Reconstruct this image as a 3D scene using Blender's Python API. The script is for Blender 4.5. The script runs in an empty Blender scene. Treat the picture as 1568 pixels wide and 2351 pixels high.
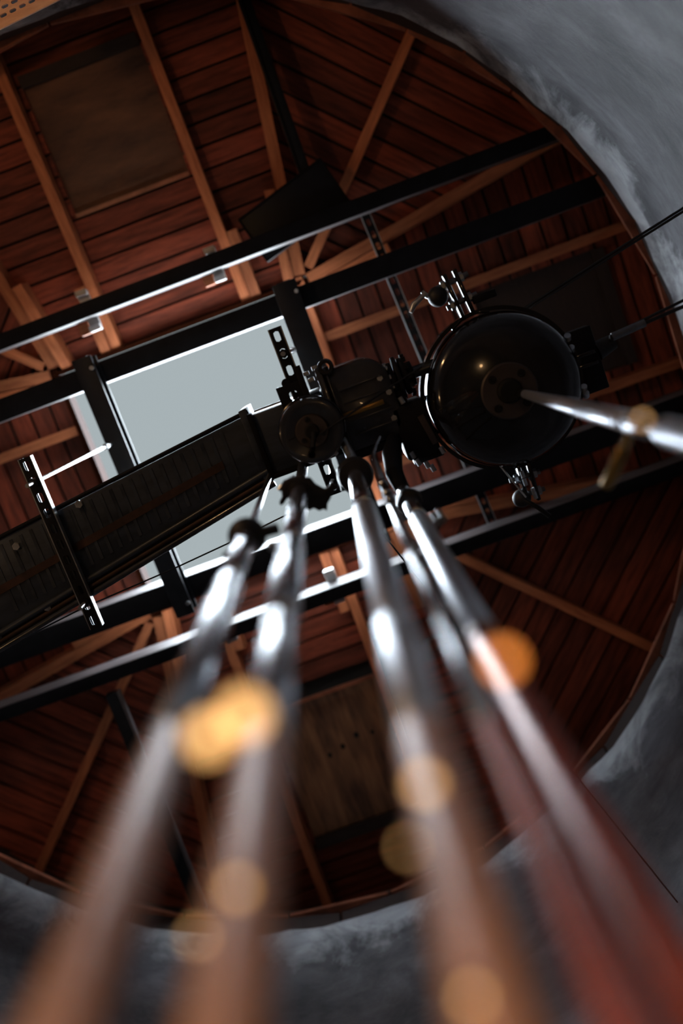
import bpy, bmesh, math, random
from mathutils import Vector, Matrix
random.seed(7)
scene = bpy.context.scene
C = scene.collection

# ------------------------------------------------------------------ camera
F = 35.0 / 36.0 * 2351.0
CZ = 1.0                                    # camera height above the floor
zc = Vector((-49, 395, -F)).normalized()    # world up seen from the camera
_a = Vector((math.cos(math.radians(20.5)), math.sin(math.radians(20.5)), 0))
xa = (_a - zc * _a.dot(zc)).normalized()
ya = zc.cross(xa)
ROT = Matrix((xa, ya, zc))
cam_d = bpy.data.cameras.new('camera')
cam = bpy.data.objects.new('camera', cam_d); C.objects.link(cam)
cam.matrix_world = Matrix.Translation((0, 0, CZ)) @ ROT.to_4x4()
cam_d.sensor_fit = 'VERTICAL'; cam_d.sensor_height = 36; cam_d.lens = 35
cam_d.clip_start = 0.01
cam_d.dof.use_dof = True; cam_d.dof.focus_distance = 3.15; cam_d.dof.aperture_fstop = 0.92
scene.camera = cam

# ------------------------------------------------------------------ sky, overcast sun, exposure
w = bpy.data.worlds.new('overcast_sky'); scene.world = w; w.use_nodes = True
bg = w.node_tree.nodes['Background']
bg.inputs[0].default_value = (0.80, 0.92, 0.96, 1); bg.inputs[1].default_value = 0.48
sun_d = bpy.data.lights.new('overcast_sun', 'SUN'); sun_d.energy = 95.0; sun_d.angle = math.radians(155); sun_d.color = (0.80, 0.91, 1.0)
sun = bpy.data.objects.new('overcast_sun', sun_d); C.objects.link(sun); sun.location = (-0.6, 0.3, 9)
sun.rotation_euler = Vector((0.10, 0.32, -1)).to_track_quat('-Z', 'Y').to_euler()
vs = scene.view_settings
vs.view_transform = 'Standard'; vs.look = 'None'; vs.gamma = 1; vs.exposure = 0.0; vs.use_curve_mapping = False

def at(px, py, h):
    """point h metres above the lens on the ray through a pixel"""
    d = ROT @ Vector((px - 784, 1175.5 - py, -F))
    d = d * (h / d.z)
    return Vector((d.x, d.y, h + CZ))
def hz(px, py, x, y):
    """height at which the vertical line through x, y passes a pixel"""
    d = ROT @ Vector((px - 784, 1175.5 - py, -F))
    return math.hypot(x, y) / (math.hypot(d.x, d.y) / d.z) + CZ
def V(x, y, h): return Vector((x, y, h + CZ))

# ------------------------------------------------------------------ materials
def mat(name, col, rough=0.5, metal=0.0, var=0.0, scale=8.0, stretch=(1, 1, 1), col2=None, bump=0.0, detail=6, coat=0.0, rnd=0.0, rvar=0.0, spec=0.5):
    m = bpy.data.materials.new(name); m.use_nodes = True
    nt = m.node_tree; b = nt.nodes['Principled BSDF']; L = nt.links.new
    b.inputs['Roughness'].default_value = rough; b.inputs['Metallic'].default_value = metal
    b.inputs['Coat Weight'].default_value = coat; b.inputs['Specular IOR Level'].default_value = spec
    tc = nt.nodes.new('ShaderNodeTexCoord'); mp = nt.nodes.new('ShaderNodeMapping'); mp.inputs['Scale'].default_value = stretch
    L(tc.outputs['Object'], mp.inputs['Vector'])
    oi = nt.nodes.new('ShaderNodeObjectInfo')
    ml = nt.nodes.new('ShaderNodeMath'); ml.operation = 'MULTIPLY'; ml.inputs[1].default_value = 37.0
    L(oi.outputs['Random'], ml.inputs[0]); L(ml.outputs[0], mp.inputs['Location'])
    nz = nt.nodes.new('ShaderNodeTexNoise'); nz.inputs['Scale'].default_value = scale; nz.inputs['Detail'].default_value = detail
    nz.inputs['Roughness'].default_value = 0.62
    L(mp.outputs[0], nz.inputs['Vector'])
    cr = nt.nodes.new('ShaderNodeValToRGB')
    c2 = col2 if col2 else tuple(c * (1 - var) for c in col)
    cr.color_ramp.elements[0].color = (*c2, 1); cr.color_ramp.elements[1].color = (*col, 1)
    cr.color_ramp.elements[0].position = 0.33; cr.color_ramp.elements[1].position = 0.66
    L(nz.outputs['Fac'], cr.inputs['Fac'])
    out = cr.outputs['Color']
    if rnd:
        hs = nt.nodes.new('ShaderNodeHueSaturation'); mr = nt.nodes.new('ShaderNodeMapRange')
        mr.inputs['To Min'].default_value = 1 - rnd; mr.inputs['To Max'].default_value = 1 + rnd
        L(oi.outputs['Random'], mr.inputs['Value']); L(mr.outputs[0], hs.inputs['Value']); L(out, hs.inputs['Color']); out = hs.outputs['Color']
    L(out, b.inputs['Base Color'])
    if rvar:
        mr2 = nt.nodes.new('ShaderNodeMapRange'); mr2.inputs['To Min'].default_value = max(0.02, rough - rvar); mr2.inputs['To Max'].default_value = min(1, rough + rvar)
        L(nz.outputs['Fac'], mr2.inputs['Value']); L(mr2.outputs[0], b.inputs['Roughness'])
    if bump:
        bp = nt.nodes.new('ShaderNodeBump'); bp.inputs['Strength'].default_value = bump; bp.inputs['Distance'].default_value = 0.01
        L(nz.outputs['Fac'], bp.inputs['Height']); L(bp.outputs[0], b.inputs['Normal'])
    return m

M = {}
M['board'] = mat('red_brown_boards', (0.27, 0.056, 0.028), 0.6, scale=5, stretch=(1, 9, 9), col2=(0.095, 0.020, 0.011), bump=0.25, rnd=0.5, spec=0.25)
M['rafter'] = mat('orange_pine', (0.60, 0.20, 0.085), 0.55, scale=6, stretch=(1, 8, 8), col2=(0.36, 0.105, 0.045), bump=0.15, rnd=0.25, spec=0.25)
M['ply'] = mat('weathered_plywood', (0.20, 0.085, 0.042), 0.7, scale=3.2, stretch=(1, 3.5, 4), col2=(0.06, 0.025, 0.014), bump=0.1, detail=9)
M['ply2'] = mat('figured_plywood', (0.36, 0.17, 0.08), 0.6, scale=2.6, stretch=(5.5, 1, 4), col2=(0.08, 0.032, 0.018), bump=0.1, detail=3)
M['felt'] = mat('roofing_felt', (0.012, 0.009, 0.008), 0.9)
M['darkwood'] = mat('dark_old_timber', (0.03, 0.013, 0.009), 0.7, scale=9, stretch=(1, 6, 6), var=0.5)
M['dimedge'] = mat('darkened_header_timber', (0.020, 0.0045, 0.0014), 0.8, scale=8, var=0.3, spec=0.02)  # header wood darkened so direct sky light does not burn it white
M['litwood'] = mat('lit_edge_timber', (0.40, 0.13, 0.07), 0.4, scale=9, var=0.6)  # copper tone carries the light caught by ring planks and hatch edges
M['black'] = mat('black_painted_steel', (0.011, 0.012, 0.016), 0.5, 0.0, var=0.4, rvar=0.08, scale=14, spec=0.2)
M['beam'] = mat('dark_mill_steel', (0.010, 0.010, 0.013), 0.55, 0.0, scale=11, var=0.5, rvar=0.1, spec=0.1)
M['web'] = mat('lit_face_web', (0.13, 0.11, 0.112), 0.5, 0.0, scale=14, stretch=(0.3, 1, 1), var=0.5, rvar=0.12)  # upright faces coloured paler than the flanges to carry the skylight
M['gloss'] = mat('glossy_black_enamel', (0.010, 0.010, 0.012), 0.13, 0.0, coat=0.6, scale=6, rvar=0.05)
M['gloss2'] = mat('worn_black_enamel', (0.04, 0.044, 0.055), 0.24, 0.0, coat=0.4, scale=9, rvar=0.12, var=0.5)
M['rubber'] = mat('black_rubber', (0.012, 0.012, 0.014), 0.55, var=0.3)
M['galv'] = mat('galvanised_steel', (0.56, 0.59, 0.62), 0.34, 0.9, scale=30, var=0.35, rvar=0.12)
M['chrome'] = mat('polished_steel_pipe', (0.78, 0.79, 0.82), 0.23, 1.0, scale=12, stretch=(1, 1, 0.3), var=0.35, rvar=0.1)
M['warmlitpipe'] = mat('warm_lit_pipe', (0.60, 0.36, 0.27), 0.42, 0.2, scale=9, stretch=(1, 1, 0.35), var=0.45, rvar=0.12)  # brown tone carries the warm lamp light on the lower lengths
M['redlitpipe'] = mat('red_lit_pipe', (0.50, 0.10, 0.045), 0.38, 0.25, scale=7, var=0.5, rvar=0.1)  # red tone carries the warm light low on the right-hand pipes
M['collar'] = mat('blackened_collar', (0.03, 0.03, 0.033), 0.3, 0.6, var=0.4, scale=20)
M['duct'] = mat('grimy_sheet_steel', (0.060, 0.075, 0.10), 0.4, 0.3, scale=3.0, stretch=(1.0, 5, 5), col2=(0.022, 0.027, 0.036), rvar=0.12)  # base colour lifted slate blue to carry the haze around the skylight
M['rust'] = mat('rusty_strip', (0.07, 0.032, 0.02), 0.7, 0.2, scale=18, var=0.7)
M['flange'] = mat('brown_flange_plate', (0.10, 0.078, 0.07), 0.5, 0.5, var=0.3)
M['hole'] = mat('dark_bore', (0.004, 0.004, 0.004), 0.8)
M['white'] = mat('white_plastic', (0.72, 0.74, 0.74), 0.5, var=0.15)
M['perf'] = mat('perforated_fibreboard', (0.90, 0.58, 0.42), 0.6, scale=6, stretch=(1, 5, 5), col2=(0.66, 0.34, 0.21))
M['brass'] = mat('tarnished_brass', (0.55, 0.33, 0.10), 0.3, 1.0, var=0.3)

# concrete of the silo: cloudy plaster, with long streaks and worn pale patches
def concrete():
    m = bpy.data.materials.new('stained_concrete'); m.use_nodes = True
    nt = m.node_tree; b = nt.nodes['Principled BSDF']; L = nt.links.new; b.inputs['Roughness'].default_value = 0.62
    tc = nt.nodes.new('ShaderNodeTexCoord')
    def noise(scale, stretch, det=8, dist=0.0):
        mp = nt.nodes.new('ShaderNodeMapping'); mp.inputs['Scale'].default_value = stretch
        L(tc.outputs['Object'], mp.inputs['Vector'])
        n = nt.nodes.new('ShaderNodeTexNoise'); n.inputs['Scale'].default_value = scale; n.inputs['Detail'].default_value = det; n.inputs['Distortion'].default_value = dist
        n.inputs['Roughness'].default_value = 0.68
        L(mp.outputs[0], n.inputs['Vector']); return n
    n1 = noise(1.7, (1, 1, 1.5), 7, 0.4); n2 = noise(5.5, (1, 1, 1.6), 7, 0.5); n3 = noise(40, (1, 1, 1.2), 4)
    r1 = nt.nodes.new('ShaderNodeValToRGB'); e = r1.color_ramp.elements
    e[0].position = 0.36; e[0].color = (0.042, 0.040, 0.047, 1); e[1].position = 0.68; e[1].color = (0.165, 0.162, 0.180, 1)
    L(n1.outputs['Fac'], r1.inputs['Fac'])
    r2 = nt.nodes.new('ShaderNodeValToRGB'); e = r2.color_ramp.elements
    e[0].position = 0.34; e[0].color = (0.5, 0.49, 0.52, 1); e[1].position = 0.62; e[1].color = (1, 1, 1, 1)
    L(n2.outputs['Fac'], r2.inputs['Fac'])
    mx = nt.nodes.new('ShaderNodeMix'); mx.data_type = 'RGBA'; mx.blend_type = 'MULTIPLY'; mx.inputs['Factor'].default_value = 1
    L(r1.outputs[0], mx.inputs['A']); L(r2.outputs[0], mx.inputs['B'])
    # paler band with a ragged edge along the top of the wall
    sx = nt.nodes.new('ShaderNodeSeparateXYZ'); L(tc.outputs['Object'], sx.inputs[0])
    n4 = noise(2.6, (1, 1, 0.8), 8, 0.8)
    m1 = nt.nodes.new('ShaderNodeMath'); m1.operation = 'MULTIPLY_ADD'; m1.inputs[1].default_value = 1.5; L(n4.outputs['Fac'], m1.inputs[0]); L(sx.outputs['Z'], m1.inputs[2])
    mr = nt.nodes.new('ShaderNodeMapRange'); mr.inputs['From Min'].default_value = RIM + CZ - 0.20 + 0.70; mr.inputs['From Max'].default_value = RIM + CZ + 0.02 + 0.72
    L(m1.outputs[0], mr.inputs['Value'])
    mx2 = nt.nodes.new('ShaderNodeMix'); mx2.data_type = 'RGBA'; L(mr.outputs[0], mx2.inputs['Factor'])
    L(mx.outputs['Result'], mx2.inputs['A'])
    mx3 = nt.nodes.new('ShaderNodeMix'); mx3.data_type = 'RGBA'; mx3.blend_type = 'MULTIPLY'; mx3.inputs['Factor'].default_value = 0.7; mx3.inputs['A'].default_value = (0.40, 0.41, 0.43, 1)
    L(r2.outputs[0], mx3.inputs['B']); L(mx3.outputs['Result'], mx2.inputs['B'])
    L(mx2.outputs['Result'], b.inputs['Base Color'])
    ad = nt.nodes.new('ShaderNodeMath'); L(n2.outputs['Fac'], ad.inputs[0]); L(n3.outputs['Fac'], ad.inputs[1])
    bp = nt.nodes.new('ShaderNodeBump'); bp.inputs['Strength'].default_value = 0.12; bp.inputs['Distance'].default_value = 0.02
    L(ad.outputs[0], bp.inputs['Height']); L(bp.outputs[0], b.inputs['Normal'])
    return m
RIM = 4.0
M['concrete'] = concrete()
def emit(name, col, s):
    m = bpy.data.materials.new(name); m.use_nodes = True
    b = m.node_tree.nodes['Principled BSDF']; b.inputs['Emission Color'].default_value = (*col, 1); b.inputs['Emission Strength'].default_value = s
    return m
M['darkfloor'] = mat('dark_dusty_floor', (0.045, 0.043, 0.043), 0.8, scale=4, var=0.5)
M['bounce'] = mat('pale_bounce_sheet', (0.62, 0.58, 0.52), 0.9, scale=7, var=0.25)  # reflector tone for sheets added on unseen tops, bounces skylight at the roof
M['palepipe'] = mat('pale_zinc_pipe', (0.84, 0.88, 0.95), 0.36, 0.85, scale=12, stretch=(1, 1, 0.3), var=0.25, rvar=0.08)
M['bulb'] = emit('lit_bulb', (1.0, 0.62, 0.28), 30)

# ------------------------------------------------------------------ mesh helpers
class MB:
    def __init__(s): s.v = []; s.f = []
    def add(s, vs, fs):
        o = len(s.v); s.v += [Vector(p) for p in vs]; s.f += [[i + o for i in f] for f in fs]; return s
    def box(s, c, size, mtx=None):
        c = Vector(c); hx, hy, hz_ = size[0] / 2, size[1] / 2, size[2] / 2
        ps = [Vector((x, y, z)) for z in (-hz_, hz_) for x, y in ((-hx, -hy), (hx, -hy), (hx, hy), (-hx, hy))]
        if mtx: ps = [mtx @ p for p in ps]
        return s.add([c + p for p in ps], [(3, 2, 1, 0), (4, 5, 6, 7), (0, 1, 5, 4), (1, 2, 6, 5), (2, 3, 7, 6), (3, 0, 4, 7)])
    def span(s, a, b):
        a = Vector(a); b = Vector(b); return s.box((a + b) / 2, [abs(b[i] - a[i]) for i in range(3)])
    def bar(s, p0, p1, wd, ht, up=Vector((0, 0, 1))):
        p0 = Vector(p0); p1 = Vector(p1); d = p1 - p0; L_ = d.length; d = d / L_
        sd = d.cross(up).normalized(); u = sd.cross(d)
        return s.box((p0 + p1) / 2, (L_, wd, ht), Matrix((d, sd, u)).transposed())
    def tube(s, pts, rad, n=16, caps=True):
        pts = [Vector(p) for p in pts]; k = len(pts)
        rad = rad if isinstance(rad, (list, tuple)) else [rad] * k
        rings = []; ref = None
        for i in range(k):
            d = (pts[min(i + 1, k - 1)] - pts[max(i - 1, 0)]).normalized()
            if ref is None:
                ref = d.cross(Vector((0, 0, 1)) if abs(d.z) < 0.9 else Vector((1, 0, 0))).normalized()
            a = (ref - d * ref.dot(d)).normalized(); ref = a; b = d.cross(a)
            rings.append([pts[i] + (a * math.cos(2 * math.pi * j / n) + b * math.sin(2 * math.pi * j / n)) * rad[i] for j in range(n)])
        vs = [p for r in rings for p in r]; fs = []
        for i in range(k - 1):
            for j in range(n):
                fs.append((i * n + j, i * n + (j + 1) % n, (i + 1) * n + (j + 1) % n, (i + 1) * n + j))
        if caps: fs.append(tuple(range(n - 1, -1, -1))); fs.append(tuple((k - 1) * n + j for j in range(n)))
        return s.add(vs, fs)
    def cyl(s, p0, p1, r0, r1=None, n=20): return s.tube([p0, p1], [r0, r0 if r1 is None else r1], n)
    def lathe(s, o, prof, n=48, axis=Vector((0, 0, 1)), closed=False):
        """prof: (radius, offset along axis)"""
        o = Vector(o); axis = Vector(axis).normalized()
        a = axis.cross(Vector((0, 0, 1)) if abs(axis.z) < 0.9 else Vector((1, 0, 0))).normalized(); b = axis.cross(a)
        vs = []; fs = []; k = len(prof)
        for r, t in prof:
            r = max(r, 1e-5)
            vs += [o + axis * t + (a * math.cos(2 * math.pi * j / n) + b * math.sin(2 * math.pi * j / n)) * r for j in range(n)]
        for i in range(k if closed else k - 1):
            i2 = (i + 1) % k
            for j in range(n): fs.append((i * n + j, i * n + (j + 1) % n, i2 * n + (j + 1) % n, i2 * n + j))
        return s.add(vs, fs)
    def ball(s, c, r, sz=1.0, n=20, m=12):
        return s.lathe(c, [(r * math.sin(math.pi * i / m), -r * sz * math.cos(math.pi * i / m)) for i in range(m + 1)], n)
    def prism(s, poly, z0, z1):
        n = len(poly); vs = [(x, y, z0) for x, y in poly] + [(x, y, z1) for x, y in poly]
        return s.add(vs, [tuple(range(n - 1, -1, -1)), tuple(range(n, 2 * n))] + [(i, (i + 1) % n, n + (i + 1) % n, n + i) for i in range(n)])
    def holed(s, cells, t, mtx):
        """plate in local xy, z 0..t; cells = (x0, y0, x1, y1, hole half-length, hole half-width or None)"""
        for x0, y0, x1, y1, a, b in cells:
            cx, cy = (x0 + x1) / 2, (y0 + y1) / 2
            if not a:
                vs = [(x, y, z) for z in (0, t) for x, y in ((x0, y0), (x1, y0), (x1, y1), (x0, y1))]
                s.add([mtx @ Vector(p) for p in vs], [(3, 2, 1, 0), (4, 5, 6, 7), (0, 1, 5, 4), (1, 2, 6, 5), (2, 3, 7, 6), (3, 0, 4, 7)]); continue
            hw, hh = (x1 - x0) / 2, (y1 - y0) / 2
            ca = math.atan2(hh, hw)
            an = sorted([k * math.pi / 6 for k in range(12)] + [ca, math.pi - ca, math.pi + ca, 2 * math.pi - ca])
            inn = []; out = []
            for q in an:
                c, sn = math.cos(q), math.sin(q)
                e = 4.0                                  # rounded slot = superellipse
                rr = (abs(c / a) ** e + abs(sn / b) ** e) ** (-1 / e); inn.append((cx + c * rr, cy + sn * rr))
                ro = min(hw / abs(c) if abs(c) > 1e-9 else 1e9, hh / abs(sn) if abs(sn) > 1e-9 else 1e9); out.append((cx + c * ro, cy + sn * ro))
            n = len(an)
            vs = [(x, y, 0) for x, y in out] + [(x, y, 0) for x, y in inn] + [(x, y, t) for x, y in out] + [(x, y, t) for x, y in inn]
            fs = []
            for i in range(n):
                j = (i + 1) % n
                fs += [(j, i, n + i, n + j), (2 * n + i, 2 * n + j, 3 * n + j, 3 * n + i), (n + j, n + i, 3 * n + i, 3 * n + j), (i, j, 2 * n + j, 2 * n + i)]
            s.add([mtx @ Vector(p) for p in vs], fs)
        return s
    def build(s, name, m, parent=None, bevel=0.0, smooth=40):
        off = Vector((0, 0, 0))
        p = parent
        while p is not None: off += p.location; p = p.parent
        me = bpy.data.meshes.new(name); me.from_pydata([tuple(v - off) for v in s.v], [], s.f); me.update()
        bm = bmesh.new(); bm.from_mesh(me); bmesh.ops.recalc_face_normals(bm, faces=bm.faces)
        if bevel: bmesh.ops.bevel(bm, geom=[e for e in bm.edges if len(e.link_faces) == 2 and e.calc_face_angle(0) > 0.6], offset=bevel, segments=2, affect='EDGES', profile=0.5)
        bm.to_mesh(me); bm.free()
        me.materials.append(M[m] if isinstance(m, str) else m)
        if smooth:
            me.shade_smooth(); me.set_sharp_from_angle(angle=math.radians(smooth))
        o = bpy.data.objects.new(name, me); C.objects.link(o)
        if parent: o.parent = parent
        return o
def tag(o, label, cat=None, group=None, kind=None):
    o['label'] = label
    if cat: o['category'] = cat
    if group: o['group'] = group
    if kind: o['kind'] = kind
    return o
def thing(name, loc, label, cat=None, group=None, kind=None):
    o = bpy.data.objects.new(name, None); C.objects.link(o); o.location = loc; o.empty_display_size = 0.05
    return tag(o, label, cat, group, kind)

# ------------------------------------------------------------------ setting: silo, floor
SC = Vector((-0.562, 0.463)); SR = 1.925; RIM = 4.0
prof = [(SR, -CZ), (SR, 0.8)] + [(SR, 0.8 + 3.05 * i / 14) for i in range(1, 15)]
prof += [(SR + 0.012, 3.90), (SR + 0.004, 3.945), (SR + 0.0, 3.97), (SR + 0.008, 3.99), (SR + 0.03, 4.0), (SR + 0.32, 4.0), (SR + 0.32, -CZ)]
mb = MB().lathe((SC.x, SC.y, CZ), prof, 160)
for v in mb.v:                                        # hand-trowelled, uneven wall and chipped rim
    r = Vector((v.x - SC.x, v.y - SC.y)); a = math.atan2(r.y, r.x); h = v.z - CZ
    if r.length < SR + 0.1:
        k = 0.006 * math.sin(5 * a + 1.3 * h) + 0.005 * math.sin(11 * a - 2.0 * h) + (0.007 * math.sin(31 * a) * math.sin(17 * a + 1) if h > 3.85 else 0)
        v.x += r.x / r.length * k; v.y += r.y / r.length * k
        if h > 3.9 and h < 4.001: v.z += 0.012 * math.sin(23 * a) * math.sin(9 * a + 2)
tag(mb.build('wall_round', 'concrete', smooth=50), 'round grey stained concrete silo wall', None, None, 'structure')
tag(MB().prism([(SC.x + 2.24 * math.cos(2 * math.pi * i / 64), SC.y + 2.24 * math.sin(2 * math.pi * i / 64)) for i in range(64)], -0.12, 0).build('floor', 'darkfloor', smooth=0), 'grey concrete floor of the silo', None, None, 'structure')

# segmented timber ring on top of the wall
trim = thing('trim_1', (SC.x, SC.y, RIM + CZ), 'segmented timber ring plate along the top of the silo wall', None, None, 'structure')
NS = 26
def ring_seg(name, m, i, r0, r1, h0, h1, off, g=0.006):
    a0 = 2 * math.pi * (i + off) / NS; a1 = 2 * math.pi * (i + 1 + off) / NS
    p = [Vector((SC.x + r * math.cos(a), SC.y + r * math.sin(a))) for r, a in ((r0, a0), (r0, a1), (r1, a1), (r1, a0))]
    t = (p[1] - p[0]).normalized() * g
    p = [p[0] + t, p[1] - t, p[2] - t, p[3] + t]
    return MB().prism([(q.x, q.y) for q in p], h0 + CZ, h1 + CZ).build(name, m, trim, smooth=0)
for i in range(NS):
    ring_seg('ring_block', 'darkwood', i, 1.965, 2.2, 4.005, 4.115, 0.0)
    ring_seg('ring_plank', 'litwood', i, 1.945, 2.2, 4.118, 4.138, 0.5)
mb = MB().lathe((SC.x, SC.y, CZ), [(2.12, 4.14), (2.12, 4.75), (2.2, 4.75), (2.2, 4.14)], 64, closed=True)
tag(mb.build('wall_upper', 'darkwood'), 'dark timber curb between the silo rim and the roof boards', None, None, 'structure')

# ------------------------------------------------------------------ roof: eight boarded facets round a square opening
OC = Vector((-0.572, 0.318)); IH = 0.605; OA = 2.35; OW = 0.86
HI, HO = 4.62, 4.44
BW = 0.096
def facet(idx, label, p0, p1, q0, q1, hatch=None, rafters=(), hmat='ply'):
    """p: inner edge points (plan), q: outer edge points. local x along the boards, y outward, z up"""
    p0 = Vector((*p0, HI + CZ)); p1 = Vector((*p1, HI + CZ)); q0 = Vector((*q0, HO + CZ)); q1 = Vector((*q1, HO + CZ))
    u = (q1 - q0).normalized(); mid = (p0 + p1) / 2
    v = ((q0 + q1) / 2 - mid); D = v.length; v = v / D
    n = u.cross(v)
    if n.z < 0: u = -u; p0, p1, q0, q1 = p1, p0, q1, q0; n = -n
    root = thing('ceiling', mid, label, None, None, 'structure')
    root.matrix_world = Matrix.Translation(mid) @ Matrix((u, v, n)).transposed().to_4x4()
    w0 = (p1 - p0).length / 2; w1 = (q1 - q0).length / 2
    lim = lambda y: w0 + (w1 - w0) * y / D
    def part(name, poly, z0, z1, m, org=(0, 0)):
        ox, oy = org
        nn = len(poly)
        vs = [(x - ox, y - oy, z0) for x, y in poly] + [(x - ox, y - oy, z1) for x, y in poly]
        fs = [tuple(range(nn - 1, -1, -1)), tuple(range(nn, 2 * nn))] + [(i, (i + 1) % nn, nn + (i + 1) % nn, nn + i) for i in range(nn)]
        me = bpy.data.meshes.new(name); me.from_pydata(vs, [], fs); me.update(); me.materials.append(M[m])
        o = bpy.data.objects.new(name, me); C.objects.link(o); o.parent = root; o.location = (ox, oy, 0); return o
    part('roof_deck', [(-lim(0) - 0.001, 0), (lim(0) + 0.001, 0), (w1, D), (-w1, D)], 0.030, 0.055, 'felt')
    k = 0
    while k * BW < D - 0.02:
        y0 = k * BW + 0.005; y1 = min((k + 1) * BW - 0.0065, D); k += 1
        segs = [(-1, None)]
        cuts = []
        if hatch and y1 > hatch[2] and y0 < hatch[3]:
            spans = [(None, hatch[0]), (hatch[1], None)]
        else: spans = [(None, None)]
        for a, b in spans:
            # butt joints over the rafters
            js = []
            if lim(y0) > 0.5:
                for rx in rafters:
                    if random.random() < 0.32 and (a is None or rx > a + 0.05) and (b is None or rx < b - 0.05): js.append(rx)
            js.sort()
            ends = [a] + js + [b]
            for e0, e1 in zip(ends[:-1], ends[1:]):
                g = 0.0025
                L0 = (-lim(y0), -lim(y1)) if e0 is None else (e0 + g, e0 + g)
                R0 = (lim(y0), lim(y1)) if e1 is None else (e1 - g, e1 - g)
                if R0[1] - L0[1] < 0.03: continue
                poly = [(L0[0], y0), (R0[0], y0), (R0[1], y1), (L0[1], y1)]
                j = random.uniform(-0.003, 0.003)
                part('board', poly, 0.002 + j, 0.024 + j, 'board', (((L0[1] + R0[1]) / 2), (y0 + y1) / 2))
    def beam(name, x0, y0, x1, y1, wd, dp, m='rafter', zt=-0.002):
        d = Vector((x1 - x0, y1 - y0)); L_ = d.length; d /= L_; s = Vector((-d.y, d.x)) * wd / 2
        c = Vector(((x0 + x1) / 2, (y0 + y1) / 2)); ang = math.atan2(d.y, d.x)
        vs = [(x, y, z) for z in (zt - dp, zt) for x, y in ((-L_ / 2, -wd / 2), (L_ / 2, -wd / 2), (L_ / 2, wd / 2), (-L_ / 2, wd / 2))]
        me = bpy.data.meshes.new(name); me.from_pydata(vs, [], [(3, 2, 1, 0), (4, 5, 6, 7), (0, 1, 5, 4), (1, 2, 6, 5), (2, 3, 7, 6), (3, 0, 4, 7)]); me.update(); me.materials.append(M[m])
        o = bpy.data.objects.new(name, me); C.objects.link(o); o.parent = root; o.location = (c.x, c.y, 0); o.rotation_euler = (0, 0, ang); return o
    if hatch:
        x0, x1, y0, y1 = hatch
        part('plywood_hatch', [(x0 - 0.01, y0 - 0.01), (x1 + 0.01, y0 - 0.01), (x1 + 0.01, y1 + 0.01), (x0 - 0.01, y1 + 0.01)], 0.0265, 0.0295, hmat, ((x0 + x1) / 2, (y0 + y1) / 2))
        beam('hatch_rail', x0, y0 - 0.012, x1, y0 - 0.012, 0.018, 0.012, 'litwood')
        beam('hatch_rail', x0, y1 + 0.03, x1, y1 + 0.03, 0.05, 0.03, 'darkwood')
    return root, beam, D, lim
def rotp(x, y, k):
    for _ in range(k): x, y = y, -x      # quarter turns
    return (OC.x + x, OC.y + y)
names = ['under which the hatch sits above the long left beam', 'on the right behind the big black drum', 'at the bottom behind the hanging pipes', 'on the far left beyond the duct']
cards = ['top', 'right', 'bottom', 'left']
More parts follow.
